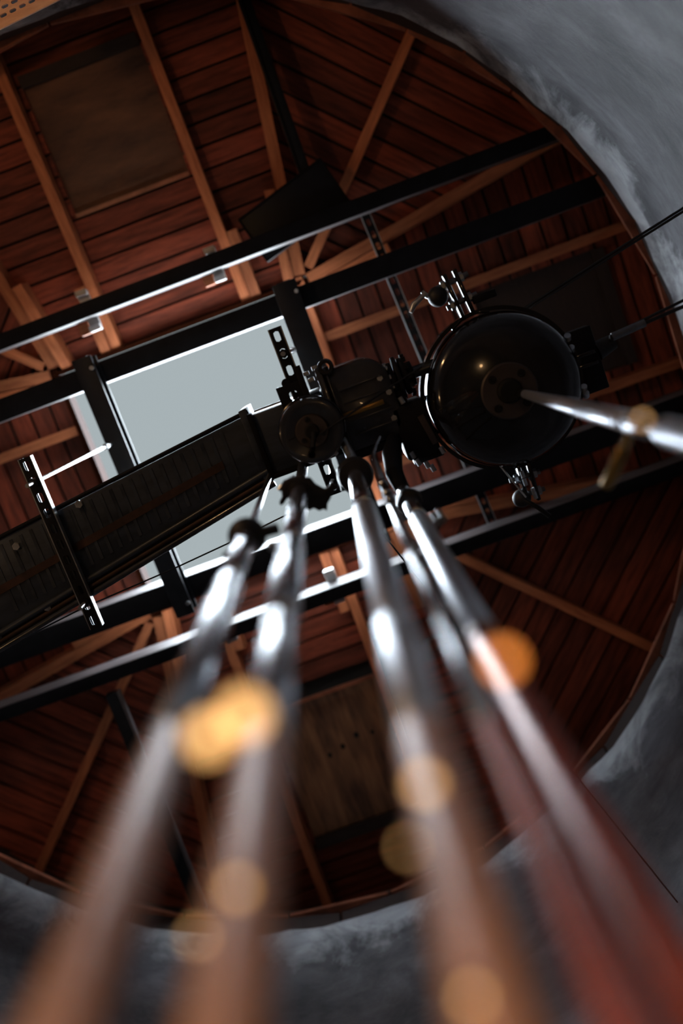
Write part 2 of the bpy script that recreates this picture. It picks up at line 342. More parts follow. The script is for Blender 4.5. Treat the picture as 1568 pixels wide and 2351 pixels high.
for k in range(4):
    # rotation k: 0 = top of the picture (-y), 1 = left, 2 = bottom, 3 = right
    kk = k
    side = ['at the top of the picture', 'at the left edge of the picture', 'at the bottom of the picture', 'behind the big drum on the right'][k]
    p0 = rotp(-IH, -IH, kk); p1 = rotp(IH, -IH, kk); q0 = rotp(-OW, -OA, kk); q1 = rotp(OW, -OA, kk)
    # positions of the common rafters in local x, hatch between them
    root, beam, D, lim = facet(k, 'red-brown boarded roof slope with rafters ' + side, p0, p1, q0, q1,
        hatch=(-0.285, 0.245, 0.60, 1.13) if k == 0 else ((-0.285, 0.26, 0.66, 1.30) if k == 2 else (-0.26, 0.27, 0.68, 1.22) if k == 3 else None), rafters=(-0.325, 0.30) if k in (0, 2) else (-0.32, 0.32), hmat=['ply', 'ply', 'ply2', 'darkwood'][k])
    if k == 2:                               # loose knots that fell out of the plywood
        inv = root.matrix_world.inverted()
        hp = [c for c in root.children if c.name.startswith('plywood_hatch')][0]
        for kx, ky, kr in ((757, 1738, 0.010), (787, 1718, 0.011), (818, 1692, 0.012), (855, 1685, 0.009)):
            c = inv @ at(kx, ky, 4.52)
            me = bpy.data.meshes.new('knot_hole'); nn = 12
            vs_ = [(c.x - hp.location.x + kr * math.cos(2 * math.pi * i / nn), c.y - hp.location.y + 1.3 * kr * math.sin(2 * math.pi * i / nn), z) for z in (0.0245, 0.0268) for i in range(nn)]
            me.from_pydata(vs_, [], [tuple(range(nn - 1, -1, -1)), tuple(range(nn, 2 * nn))] + [(i, (i + 1) % nn, nn + (i + 1) % nn, nn + i) for i in range(nn)]); me.update(); me.materials.append(M['hole'])
            o = bpy.data.objects.new('knot_hole', me); C.objects.link(o); o.parent = hp
    for rx in ((-0.325, 0.295) if k in (0, 2) else (-0.32, 0.32)):
        beam('rafter', rx, 0.0, rx, D - 0.05, 0.043, 0.085)
        if k in (0, 2): beam('sister_rafter', rx + (0.048 if rx > 0 else -0.048) * (1 if k != 2 else -1), 0.0, rx + (0.048 if rx > 0 else -0.048) * (1 if k != 2 else -1), 0.30, 0.045, 0.10)
    for sx in (-1, 1):
        beam('hip_rafter', sx * (lim(0) - 0.02), 0.02, sx * (lim(D) - 0.02), D - 0.03, 0.05, 0.10)
        beam('sister_rafter', sx * (lim(0) - 0.075), 0.0, sx * (lim(0.4) - 0.075), 0.4, 0.045, 0.115)
    beam('header', -IH, -0.010, IH, -0.010, 0.022, 0.18, 'dimedge', 0.058) if k != 3 else beam('header', -IH, -0.0275, IH, -0.0275, 0.055, 0.18, 'rafter', 0.058)
    c0 = rotp(IH, -IH, kk); d0 = rotp(OW, -OA, kk); d1 = rotp(OA, -OW, kk)
    side2 = ['upper right', 'upper left', 'lower left', 'lower right'][k]
    root, beam, D, lim = facet(4 + k, 'triangular boarded roof corner with one diagonal rafter at the %s' % side2, c0, c0, d0, d1)
    beam('rafter', 0, 0.05, 0, D - 0.05, 0.042, 0.085)

# ------------------------------------------------------------------ steel beams
def ibeam(name, y0, y1, h0, h1, x0, x1, label, web=0.012, fl=0.014):
    r = thing(name, V((x0 + x1) / 2, (y0 + y1) / 2, h0), label, 'beam', 'steel beams across the silo')
    yc = (y0 + y1) / 2
    MB().span(V(x0, y0, h0), V(x1, y1, h0 + fl)).build('bottom_flange', 'beam', r, 0.002)
    MB().span(V(x0, y0, h1 - fl), V(x1, y1, h1)).build('top_flange', 'beam', r, 0.002)
    MB().span(V(x0, yc - web / 2, h0 + fl), V(x1, yc + web / 2, h1 - fl)).build('web', 'web', r)
    return r
def bounce_top(r, x0, x1, y0, y1, h): MB().span(V(x0 + 0.05, y0 + 0.006, h), V(x1 - 0.05, y1 - 0.006, h + 0.006)).build('bounce_layer', 'bounce', r)  # pale sheet added on the unseen top to throw light upward
def chan(name, y0, y1, h0, h1, x0, x1, face, label, t=0.012):
    """C channel, web on the side `face`"""
    r = thing(name, V((x0 + x1) / 2, (y0 + y1) / 2, h0), label, 'beam', 'steel beams across the silo')
    MB().span(V(x0, y0, h0), V(x1, y1, h0 + t)).build('bottom_flange', 'beam', r, 0.002)
    MB().span(V(x0, y0, h1 - t), V(x1, y1, h1)).build('top_flange', 'beam', r, 0.002)
    bounce_top(r, x0, x1, y0, y1, h1)
    yw = y1 if face > 0 else y0
    MB().span(V(x0, yw - face * t, h0 + t), V(x1, yw, h1 - t)).build('web', 'web', r)
    return r
def ends(y):
    c = math.sqrt(2.1 ** 2 - (y - SC.y) ** 2); return SC.x - c, SC.x + c
H0 = 4.15
x0, x1 = ends(-0.475); chan('steel_beam', -0.475, -0.413, H0, H0 + 0.13, x0, x1, 1, 'slim steel channel running under the top roof slope, white clamps on it')
x0, x1 = ends(-0.23); chan('steel_beam', -0.232, -0.142, H0, H0 + 0.15, x0, x1, 1, 'wide dark steel beam along the upper edge of the sky opening')
x0, x1 = ends(0.83); chan('steel_beam', 0.735, 0.835, H0, H0 + 0.15, x0, x1, -1, 'wide dark steel beam along the lower edge of the sky opening')
x0, x1 = ends(1.06); chan('steel_beam', 1.0, 1.058, H0, H0 + 0.15, x0, x1, -1, 'slim steel channel crossing behind the hanging pipes')
def cross(x0, x1, y0, y1, label):
    r = thing('cross_beam', V((x0 + x1) / 2, (y0 + y1) / 2, 4.045), label, 'beam', 'cross beams of the opening')
    MB().span(V(x0, y0, 4.045), V(x1, y1, 4.057)).build('bottom_flange', 'black', r, 0.002)
    MB().span(V(x0, y0, 4.136), V(x1, y1, 4.148)).build('top_flange', 'black', r, 0.002)
    MB().span(V((x0 + x1) / 2 - 0.006, y0, 4.057), V((x0 + x1) / 2 + 0.006, y1, 4.136)).build('web', 'black', r)
    for yy in (y0, y1): MB().span(V(x0 + 0.02, yy - 0.004, 4.06), V(x1 - 0.02, yy + 0.004, 4.13)).build('end_plate', 'black', r)
    for yy in (y0 + 0.05, y1 - 0.05):
        MB().cyl(V(x1 - 0.012, yy, 4.03), V(x1 - 0.012, yy, 4.046), 0.009, n=6).build('bolt_head', 'galv', r)
    return r
cross(-0.963, -0.883, -0.262, 0.872, 'black cross beam on the left of the sky opening')
cross(-0.108, -0.01, -0.262, 0.872, 'black cross beam on the right of the sky opening above the gearbox')
# white clamps over the slim channels
def clamp(px, py, y0, y1, label):
    p = at(px, py, 4.285)
    r = thing('beam_clamp', (p.x, (y0 + y1) / 2, 4.281 + CZ), label, 'clamp', 'white beam clamps')
    MB().span((p.x - 0.024, y0, 4.282 + CZ), (p.x + 0.024, y1, 4.30 + CZ)).build('strap', 'white', r, 0.003)
    for yy in (y0 + 0.012, y1 - 0.012):
        MB().span((p.x - 0.024, yy - 0.012, 4.25 + CZ), (p.x + 0.024, yy + 0.012, 4.282 + CZ)).build('jaw', 'white', r, 0.003)
    MB().span((p.x - 0.07, y1 - 0.045, 4.282 + CZ), (p.x - 0.028, y1 + 0.0, 4.32 + CZ)).build('packing_block', 'rafter', r)
clamp(207, 718, -0.535, -0.36, 'white clamp on the slim upper channel, left one')
clamp(497, 615, -0.515, -0.37, 'white clamp on the slim upper channel beside the doubled rafter')
clamp(760, 1325, 0.945, 1.10, 'white clamp on the lower slim channel between two hanging pipes')
clamp(520, 1430, 0.945, 1.10, 'white clamp on the lower slim channel behind the left pipe')

# ------------------------------------------------------------------ slotted strut channels
def strut(parent, p0, p1, wd=0.041, ht=0.026, t=0.003, pitch=0.048):
    """U channel, slotted web facing down"""
    p0 = Vector(p0); p1 = Vector(p1); d = (p1 - p0); L_ = d.length; d /= L_
    up = Vector((0, 0, 1)); s = up.cross(d)
    mtx = Matrix.Translation(p0) @ Matrix((d, s, up)).transposed().to_4x4()
    n = max(1, int(L_ / pitch)); pt = L_ / n
    MB().holed([(i * pt, -wd / 2 + t, (i + 1) * pt, wd / 2 - t, pt * 0.30, 0.0085) for i in range(n)], t, mtx).build('slotted_web', 'black', parent, smooth=0)  # web black and flanges bright, as the light falls on one channel
    for sg in (-1, 1):
        mb = MB()
        mb.bar(p0 + s * sg * (wd / 2 - t / 2) + up * (ht / 2), p1 + s * sg * (wd / 2 - t / 2) + up * (ht / 2), t, ht)
        mb.bar(p0 + s * sg * (wd / 2 - 0.006) + up * ht, p1 + s * sg * (wd / 2 - 0.006) + up * ht, 0.009, t)
        mb.build('side_flange', 'galv', parent, smooth=0)
def trapeze(x, y0, y1, h, rods, top, label):
    r = thing('trapeze_hanger', V(x, (y0 + y1) / 2, h), label, 'hanger', 'trapeze hangers')
    strut(r, V(x, y0, h), V(x, y1, h))
    for y in rods:
        rod = MB().cyl(V(x, y, h - 0.07), V(x, y, top), 0.0065, n=10).build('threaded_rod', 'galv', r)
        MB().cyl(V(x, y, h - 0.016), V(x, y, h - 0.002), 0.014, n=6).build('nut', 'black', rod)
        MB().cyl(V(x, y, h + 0.03), V(x, y, h + 0.043), 0.013, n=6).build('nut', 'galv', rod)
        MB().cyl(V(x, y, top - 0.14), V(x, y, top - 0.10), 0.0135, n=6).build('rod_coupler', 'galv', rod)
    return r
M['galvdark'] = mat('dulled_strut_steel', (0.22, 0.23, 0.25), 0.4, 0.85, scale=20, var=0.4, rvar=0.1)
trapeze(-0.937, 0.02, 0.572, 2.93, (0.097, 0.487), 4.05, 'slotted trapeze hanger carrying the left part of the dark duct')
trapeze(-0.113, -0.078, 0.44, 2.93, (0.0, 0.40), 4.05, 'slotted trapeze hanger beside the gearbox against the sky')
sr = thing('strut_rail', V(0.39, 0.3, 4.305), 'long slotted steel rail lying over the beams behind the big drum', 'rail')
strut(sr, V(0.355, -0.46, 4.305), V(0.437, 1.03, 4.305), pitch=0.05)
for yy in (-0.19, 0.78): MB().cyl(V(0.36 if yy < 0 else 0.42, yy, 4.29), V(0.36 if yy < 0 else 0.42, yy, 4.32), 0.014, n=6).build('bolt_head', 'galv', sr)

# ------------------------------------------------------------------ dark sheet duct on the hangers
yN = lambda x: 0.117 - 0.113 * (x + 0.16)
yS = lambda x: 0.307 - 0.193 * (x + 0.29)
duct = thing('sheet_duct', V(-1.0, 0.34, 2.975), 'long dark sheet steel duct running from the left wall to the gearbox', 'duct')
DH0, DH1 = 2.975, 3.19
def dpoly(xa_, xb_, dn=0.0, ds=0.0): return [(xa_, yN(xa_) - dn), (xb_, yN(xb_) - dn), (xb_, yS(xb_) + ds), (xa_, yS(xa_) + ds)]
MB().prism(dpoly(-2.44, -0.275), DH0 + CZ, DH1 + CZ).build('duct_body', 'duct', duct, 0.006)
for xx in (-2.42, -1.24, -0.29): MB().prism(dpoly(xx - 0.012, xx + 0.012, 0.02, 0.02), DH0 - 0.012 + CZ, DH1 + 0.012 + CZ).build('joint_flange', 'duct', duct, 0.002)
xx = -1.16
while xx < -0.36:
    MB().prism([(xx, yN(xx) + 0.012), (xx + 0.010, yN(xx) + 0.012), (xx + 0.010, yS(xx) - 0.03), (xx, yS(xx) - 0.03)], DH0 - 0.003 + CZ, DH0 + 0.002 + CZ).build('rib', 'duct', duct); xx += 0.034
mid = lambda x: 0.45 * yN(x) + 0.55 * yS(x)
MB().prism([(-1.2, mid(-1.2) - 0.012), (-0.4, mid(-0.4) - 0.012), (-0.4, mid(-0.4) + 0.012), (-1.2, mid(-1.2) + 0.012)], DH0 - 0.0045 + CZ, DH0 - 0.001 + CZ).build('seam_strip', 'rust', duct)
for dy, rr, m in ((0.004, 0.010, 'duct'), (0.026, 0.007, 'rust'), (0.046, 0.010, 'gloss2')):
    MB().cyl(V(-2.42, yS(-2.42) + dy, DH0 - 0.006), V(-0.275, yS(-0.275) + dy, DH0 - 0.006), rr, n=12).build('edge_rail', m, duct)
MB().prism([(-2.42, yS(-2.42)), (-0.275, yS(-0.275)), (-0.275, yS(-0.275) + 0.055), (-2.42, yS(-2.42) + 0.055)], DH0 + 0.006 + CZ, DH0 + 0.012 + CZ).build('side_lip', 'duct', duct)
MB().cyl(V(-2.42, yN(-2.42) - 0.008, DH0 + 0.004), V(-0.275, yN(-0.275) - 0.008, DH0 + 0.004), 0.007, n=10).build('edge_rail', 'beam', duct)
for px, py in ((36, 1255), (108, 1395), (180, 1158)):
    p = at(px, py, DH0 - 0.012); MB().cyl(p, p + Vector((0, 0, 0.02)), 0.012, n=6).build('bolt_head', 'galv', duct)
MB().prism(dpoly(-2.42, -0.285, -0.01, -0.01), DH1 + CZ, DH1 + 0.012 + CZ).build('bounce_layer', 'bounce', duct)
# end housing by the small drum
eh = thing('end_housing', V(-0.19, 0.22, 2.93), 'dark boxy housing between duct end and small drum', 'housing')
a = at(600, 1010, 2.93)
MB().span(V(-0.27, 0.135, 2.915), V(-0.05, 0.322, 3.17)).build('body', 'duct', eh, 0.008)
MB().span(V(-0.278, 0.128, 2.905), V(-0.262, 0.328, 2.94)).build('front_lip', 'beam', eh, 0.002)
MB().span(V(-0.27, 0.318, 2.905), V(-0.05, 0.332, 2.93)).build('side_lip', 'beam', eh, 0.002)
MB().span(V(-0.255, 0.124, 2.93), V(-0.15, 0.130, 2.938)).build('side_lip', 'galv', eh, 0.002)  # bright strip stands for the highlight line along the housing edge

# ------------------------------------------------------------------ gearbox
def rrect(x0, x1, y0, y1, r, n=8):
    """r = radii for corners (x1,y1) (x0,y1) (x0,y0) (x1,y0)"""
    out = []
    for (cx, cy, sx, sy, a0), rr in zip(((x1, y1, -1, -1, 0), (x0, y1, 1, -1, 90), (x0, y0, 1, 1, 180), (x1, y0, -1, 1, 270)), r):
        for i in range(n + 1):
            a_ = math.radians(a0 + 90 * i / n); out.append((cx + sx * rr + rr * math.cos(a_), cy + sy * rr + rr * math.sin(a_)))
    return out
gb = thing('gearbox', V(0.05, 0.21, 2.86), 'dark rounded gearbox housing between the two drums', 'gearbox')
MB().prism(rrect(-0.03, 0.152, 0.088, 0.335, (0.05, 0.012, 0.012, 0.075)), 2.86 + CZ, 3.10 + CZ).build('body', 'gloss2', gb, 0.014)
MB().span(V(-0.046, 0.07, 2.845), V(-0.028, 0.35, 3.11)).build('face_flange', 'gloss2', gb, 0.003)
MB().span(V(-0.022, 0.078, 2.852), V(-0.014, 0.342, 3.105)).build('gasket_rib', 'gloss2', gb, 0.002)
for yy in (0.15, 0.19, 0.245, 0.285): MB().span(V(0.0, yy, 2.855), V(0.13, yy + 0.006, 2.862)).build('casting_rib', 'gloss2', gb, 0.001)
MB().span(V(-0.012, 0.218, 2.853), V(0.11, 0.232, 2.861)).build('glint_strip', 'brass', gb, 0.001)  # brass strip stands in for a warm reflection on the gearbox
p = at(747, 843, 2.84)
MB().lathe(p, [(0.011, 0.0), (0.011, 0.06), (0.024, 0.06), (0.024, 0.004), (0.020, 0.0)], 24, closed=True).build('pipe_stub', 'gloss', gb)
MB().span((p.x - 0.006, p.y, p.z + 0.03), (p.x + 0.006, p.y + 0.05, p.z + 0.05)).build('stub_arm', 'black', gb)
MB().span(V(-0.02, 0.335, 2.865), V(0.145, 0.358, 2.885)).build('foot_rail', 'black', gb, 0.003)
for px, py in ((872, 868), (893, 900), (905, 960), (912, 1015), (770, 1040)):
    q = at(px, py, 2.855); MB().cyl(q, q + Vector((0, 0, 0.02)), 0.009, n=6).build('bolt_head', 'galv', gb)
MB().prism(rrect(-0.02, 0.142, 0.1, 0.325, (0.05, 0.012, 0.012, 0.075)), 3.10 + CZ, 3.108 + CZ).build('bounce_layer', 'bounce', gb)
MB().span(V(-0.26, 0.14, 3.17), V(-0.06, 0.315, 3.178)).build('bounce_layer', 'bounce', eh)
# mounting bracket
br = thing('mounting_bracket', at(675, 900, 2.9), 'black mounting bracket with a square hole left of the gearbox', 'bracket')
bx, by = at(680, 905, 2.9).x, at(680, 905, 2.9).y
MB().holed([(-0.05, -0.035, 0.035, 0.035, 0.012, 0.012)], 0.01, Matrix.Translation((bx, by, 2.895 + CZ))).build('plate', 'black', br)
MB().span((bx - 0.05, by - 0.035, 2.905 + CZ), (bx - 0.042, by + 0.10, 2.99 + CZ)).build('upright', 'black', br, 0.002)
MB().span((bx + 0.02, by - 0.075, 2.885 + CZ), (bx + 0.038, by + 0.06, 2.93 + CZ)).build('jaw', 'black', br, 0.002)
MB().cyl(at(657, 880, 2.9), at(657, 880, 2.96), 0.014, n=14).build('lug', 'black', br)
for px, py in ((703, 858), (715, 872), (722, 845)):
    q = at(px, py, 2.88); MB().span(q - Vector((0.009, 0.006, 0)), q + Vector((0.009, 0.006, 0.02))).build('clip', 'galv', br, 0.002)

# ------------------------------------------------------------------ drums
def drum_bolts(c, r, k, z, rad, root, m='hole', ph=0.4, dz=0.004):
    for i in range(k):
        a_ = ph + 2 * math.pi * i / k
        q = c + Vector((math.cos(a_) * r, math.sin(a_) * r, z))
        MB().lathe(q, [(0.0, -dz), (rad * 0.55, -dz), (rad * 0.6, 0.0), (rad, 0.0), (rad, 0.004), (0, 0.004)], 18).build('bolt_hole', m, root)
sd_c = at(716, 990, 2.76)
sd = thing('small_drum', sd_c, 'small round black drum with bolted hub plate left of the gearbox', 'drum')
MB().lathe(sd_c, [(0.0, 0.012), (0.03, 0.012), (0.045, 0.008), (0.07, 0.003), (0.083, 0.0), (0.089, 0.003), (0.092, 0.010), (0.092, 0.15), (0.06, 0.16), (0.0, 0.16)], 64).build('shell', 'gloss2', sd)
MB().lathe(sd_c, [(0.094, 0.055), (0.097, 0.057), (0.097, 0.068), (0.094, 0.07), (0.09, 0.0625)], 64, closed=True).build('rim_band', 'gloss', sd)
fl = MB().lathe(sd_c, [(0.0215, 0.003), (0.0215, -0.001), (0.044, -0.001), (0.0465, 0.002), (0.0465, 0.012), (0.0215, 0.012)], 48, closed=True).build('hub_plate', 'flange', sd)
drum_bolts(sd_c, 0.034, 3, -0.003, 0.0075, fl, 'collar', 0.5)
MB().lathe(sd_c, [(0.0, 0.006), (0.021, 0.006), (0.0213, -0.004), (0.017, -0.012), (0.0, -0.012)], 28).build('hub', 'hole', sd)
MB().bar(sd_c + Vector((-0.09, 0.005, 0.004)), sd_c + Vector((-0.05, 0.0, 0.006)), 0.003, 0.004).build('seam', 'black', sd)

bd_c = at(1168, 897, 2.80)
bd = thing('big_drum', bd_c, 'big round glossy black drum with clamp band on the right', 'drum')
R = 0.217
MB().lathe(bd_c, [(0.0, -0.010), (0.05, -0.0095), (0.10, -0.004), (0.14, 0.002), (0.17, 0.009), (0.19, 0.016), (0.207, 0.028), (R, 0.046), (R, 0.20), (R - 0.02, 0.215), (0.0, 0.22)], 96).build('shell', 'gloss', bd)
MB().lathe(bd_c, [(R + 0.001, 0.072), (R + 0.004, 0.069), (R + 0.006, 0.075), (R + 0.004, 0.081), (R, 0.078)], 96, closed=True).build('shell_bead', 'gloss', bd)
band = MB().lathe(bd_c, [(R + 0.010, 0.105), (R + 0.022, 0.105), (R + 0.022, 0.15), (R + 0.010, 0.15)], 96, closed=True).build('clamp_band', 'gloss', bd)
fl = MB().lathe(bd_c, [(0.036, -0.006), (0.036, -0.016), (0.076, -0.016), (0.08, -0.012), (0.08, -0.002), (0.036, -0.002)], 64, closed=True).build('hub_plate', 'flange', bd)
drum_bolts(bd_c + Vector((0, 0, -0.0165)), 0.058, 4, 0.0, 0.012, fl, 'collar', 0.9)
MB().lathe(bd_c, [(0.0, 0.0), (0.034, 0.0), (0.035, -0.02), (0.028, -0.03), (0.0, -0.03)], 32).build('hub', 'hole', bd)
for a_ in (2.5, 2.75, 3.0):
    MB().bar(bd_c + Vector((0.085 * math.cos(a_), 0.085 * math.sin(a_), -0.008)), bd_c + Vector((0.18 * math.cos(a_ + 0.12), 0.18 * math.sin(a_ + 0.12), 0.011)), 0.005, 0.006).build('stiffening_rib', 'black', bd)
MB().lathe(bd_c, [(0.0, 0.221), (R - 0.02, 0.217), (R - 0.025, 0.226), (0.0, 0.232)], 48).build('bounce_layer', 'bounce', bd)
def lug(ang, long, nm='clamp_lug'):
    d = Vector((math.cos(ang), math.sin(ang), 0)); s = Vector((-d.y, d.x, 0)); base = bd_c + d * (R + 0.012) + Vector((0, 0, 0.127))
    lg = MB()
    for sg in (-1, 1): lg.bar(base + s * sg * 0.016, base + s * sg * 0.016 + d * long, 0.012, 0.055)
    # fillet pieces flowing into the band
    for sg in (-1, 1): lg.bar(base + s * sg * 0.022 + d * 0.004, base + s * sg * 0.06 - d * 0.012, 0.010, 0.045)
    o = lg.build(nm, 'gloss', bd, 0.003)
    for t in (0.35, 0.8):
        q = base + d * long * t
        MB().cyl(q - s * 0.045, q + s * 0.05, 0.0075, n=10).build('lug_bolt', 'galvdark', o)
        MB().cyl(q - s * 0.034, q - s * 0.024, 0.014, n=6).build('bolt_nut', 'galv', o)
        MB().cyl(q + s * 0.024, q + s * 0.034, 0.014, n=6).build('bolt_nut', 'galv', o)
    return base, d, s
b_, d_, s_ = lug(-math.pi / 2 - 0.10, 0.14)
kn = b_ + d_ * 0.085 - Vector((0.055, 0, 0)); MB().ball(kn, 0.030).build('knob', 'rubber', bd)
MB().span(b_ + d_ * 0.04 + Vector((0.03, -0.01, -0.02)), b_ + d_ * 0.04 + Vector((0.10, 0.012, 0.0))).build('stop_block', 'black', bd, 0.002)
hw = thing('pull_handle', kn - Vector((0.02, 0, 0)), 'bright bent steel handle beside the knob above the big drum', 'handle')
pts = [kn + Vector((-0.02, 0.0, 0)), at(975, 675, 2.93), at(960, 690, 2.93), at(950, 700, 2.93), at(943, 718, 2.93)]
MB().tube(pts, [0.007, 0.0085, 0.008, 0.009, 0.006], 14).build('rod', 'galv', hw)
MB().cyl(at(978, 673, 2.93), at(972, 679, 2.93), 0.012, n=14).build('sleeve', 'galv', hw)
b2, d2, s2 = lug(0.02, 0.06)
MB().span(b2 + Vector((0.0, -0.09, -0.02)), b2 + Vector((0.07, 0.10, 0.035))).build('terminal_block', 'black', bd, 0.004)
for py in (-0.085, -0.05, 0.07, 0.09): MB().cyl(b2 + Vector((-0.004, py, -0.03)), b2 + Vector((-0.004, py + 0.012, -0.018)), 0.010, n=10).build('terminal', 'galv', bd)
MB().cyl(b2 + Vector((0.07, -0.01, 0)), b2 + Vector((0.125, -0.02, 0)), 0.03, 0.022, 18).build('cable_gland', 'rubber', bd)
b3, d3, s3 = lug(math.pi / 2 + 0.05, 0.12)
MB().ball(b3 + d3 * 0.10 - Vector((0.03, 0, 0.01)), 0.028).build('knob', 'rubber', bd)
MB().tube([b3 + d3 * 0.10 - Vector((0.03, 0, 0.03)), at(1235, 1165, 2.86), at(1262, 1185, 2.86)], 0.007, 12).build('hook', 'black', bd)
for px, py in ((1197, 1082), (1203, 1100), (1222, 1120), (1226, 1130)):
    q = at(px, py, 2.87); MB().cyl(q, q + Vector((0.0, 0.02, 0.0)), 0.006, n=8).build('terminal', 'galv', bd)
b4, d4, s4 = lug(math.pi, 0.05)

# shaft, coupling and carrier between gearbox and big drum
cp_o = at(915, 868, 2.92)
cp = thing('shaft_coupling', cp_o, 'toothed black shaft coupling with bright bolts right of the gearbox', 'coupling')
X = Vector((1, 0, 0))
MB().cyl(V(0.145, cp_o.y, 2.92), V(0.30, cp_o.y, 2.92), 0.018, n=20).build('shaft', 'gloss2', cp)
for dx, rr, wd in ((-0.018, 0.052, 0.014), (0.0, 0.064, 0.012), (0.018, 0.055, 0.016), (0.036, 0.036, 0.02)):
    MB().cyl(cp_o + X * (dx - wd / 2), cp_o + X * (dx + wd / 2), rr, n=32).build('disc', 'black', cp, 0.002)
for i in range(10):
    a_ = 2 * math.pi * i / 10; q = cp_o + Vector((0, math.cos(a_), math.sin(a_))) * 0.046
    MB().cyl(q - X * 0.038, q - X * 0.022, 0.009, n=6).build('bolt_head', 'galv', cp)
for i in range(12):
    a_ = 2 * math.pi * i / 12; q = cp_o + Vector((0.028, math.cos(a_) * 0.055, math.sin(a_) * 0.055))
    MB().box(q, (0.012, 0.014, 0.014)).build('tooth', 'black', cp)
ca_o = at(950, 985, 2.86)
ca = thing('carrier_block', ca_o, 'black carrier block with bolts joining gearbox and big drum', 'bracket')
MB().prism(rrect(ca_o.x - 0.045, ca_o.x + 0.055, ca_o.y - 0.075, ca_o.y + 0.085, (0.012,) * 4), ca_o.z, ca_o.z + 0.16).build('body', 'black', ca, 0.006)
MB().span(ca_o + Vector((0.02, -0.045, 0.03)), Vector((bd_c.x - R - 0.03, ca_o.y + 0.02, ca_o.z + 0.09))).build('arm', 'black', ca, 0.004)
MB().span(ca_o + Vector((-0.012, -0.14, 0.02)), ca_o + Vector((0.012, -0.07, 0.05))).build('upper_tab', 'black', ca, 0.003)
MB().bar(ca_o + Vector((0.03, -0.03, -0.006)), ca_o + Vector((0.045, 0.06, -0.006)), 0.018, 0.012).build('cover_strip', 'flange', ca, 0.001)
MB().span(ca_o + Vector((-0.03, 0.08, 0.02)), ca_o + Vector((0.06, 0.105, 0.10))).build('lower_tab', 'black', ca, 0.003)
for dx, dy in ((-0.008, -0.10), (-0.03, 0.06), (-0.022, 0.085), (0.0, 0.10), (0.012, 0.115), (0.055, 0.075)):
    q = ca_o + Vector((dx, dy, -0.004)); MB().cyl(q, q + Vector((0.004, 0.02, 0.0)), 0.007, n=10).build('bolt', 'galv', ca)

# ------------------------------------------------------------------ hanging pipes
def pipe(pos, label, segs, extras=(), foot=True):
    """segs: (h0, h1, radius0, radius1, name, material) measured from the lens height"""
    r = thing('hanging_pipe', Vector((pos[0], pos[1], 0.0)), label, 'pipe', 'pipes hanging from the machine')
    for h0, h1, r0, r1, nm, m in segs:
        MB().tube([V(pos[0], pos[1], h0), V(pos[0], pos[1], h1)], [r0, r1], 28).build(nm, m, r, 0.0015)
    if foot: MB().lathe((pos[0], pos[1], 0.0), [(0, 0.0), (0.06, 0.0), (0.06, 0.012), (0.03, 0.02), (0.0, 0.02)], 28).build('foot_plate', 'black', r)
    return r
def Hh(pos, px, py): return hz(px, py, *pos) - CZ
LO = -CZ + 0.02
# A leftmost
PA = (-0.276, 0.317)
hb = Hh(PA, 585, 1240); hj = Hh(PA, 526, 1330)
rA = pipe(PA, 'leftmost hanging steel pipe under a black ball clamp', [
    (hb, 2.93, 0.0085, 0.0075, 'upper_rod', 'chrome'), (hj + 0.02, hb, 0.022, 0.022, 'pipe_section', 'chrome'), (hj - 0.02, hj + 0.02, 0.019, 0.019, 'joint_neck', 'collar'),
    (0.95, hj - 0.02, 0.024, 0.024, 'pipe_section', 'chrome'), (0.93, 0.95, 0.022, 0.022, 'joint_neck', 'collar'), (LO, 0.93, 0.025, 0.025, 'pipe_section', 'warmlitpipe')])
bc = MB().ball(V(*PA, hb + 0.01), 0.040, 0.85).build('ball_clamp', 'rubber', rA)
MB().bar(V(PA[0] + 0.02, PA[1], hb), V(PA[0] + 0.066, PA[1] + 0.006, hb + 0.01), 0.02, 0.03).build('clamp_lever', 'rubber', bc, 0.004)
MB().ball(V(PA[0] + 0.045, PA[1] + 0.03, hb - 0.03), 0.010).build('lever_tip', 'galv', bc)
MB().bar(V(PA[0] - 0.03, PA[1] + 0.01, hb), V(PA[0] - 0.06, PA[1] + 0.02, hb), 0.008, 0.012).build('clamp_lever', 'rubber', bc, 0.002)
# B under the small drum
_b = at(568, 2000, 0.5); _k = 0.368 / _b.xy.length; PB = (_b.x * _k, _b.y * _k)
hc = Hh(PB, 700, 1130); hj = Hh(PB, 688, 1250)
rB = pipe(PB, 'hanging steel pipe under the spiky black clamp below the small drum', [
    (hc, Hh(PB, 708, 1040), 0.016, 0.014, 'upper_rod', 'chrome'), (Hh(PB, 708, 1040), Hh(PB, 710, 1010), 0.012, 0.016, 'swivel', 'collar'),
    (hj + 0.02, hc, 0.021, 0.021, 'pipe_section', 'chrome'), (hj - 0.025, hj + 0.02, 0.017, 0.017, 'joint_neck', 'collar'),
    (1.28, hj - 0.025, 0.025, 0.025, 'pipe_section', 'chrome'), (1.25, 1.28, 0.020, 0.020, 'joint_neck', 'collar'),
    (0.85, 1.25, 0.024, 0.024, 'pipe_section', 'chrome'), (LO, 0.85, 0.025, 0.025, 'pipe_section', 'warmlitpipe')])
prev = V(*PB, Hh(PB, 710, 1012))
MB().tube([prev, at(716, 1045, 2.69), at(718, 1030, 2.74), Vector((sd_c.x + 0.005, sd_c.y + 0.003, sd_c.z - 0.01))], [0.011, 0.009, 0.007, 0.008], 14).build('flex_link', 'collar', rB)
for t in (0.2, 0.5, 0.8):
    q = prev.lerp(Vector((sd_c.x, sd_c.y, sd_c.z - 0.01)), t); MB().ball(q, 0.012, 0.6).build('link_ring', 'galv', rB)
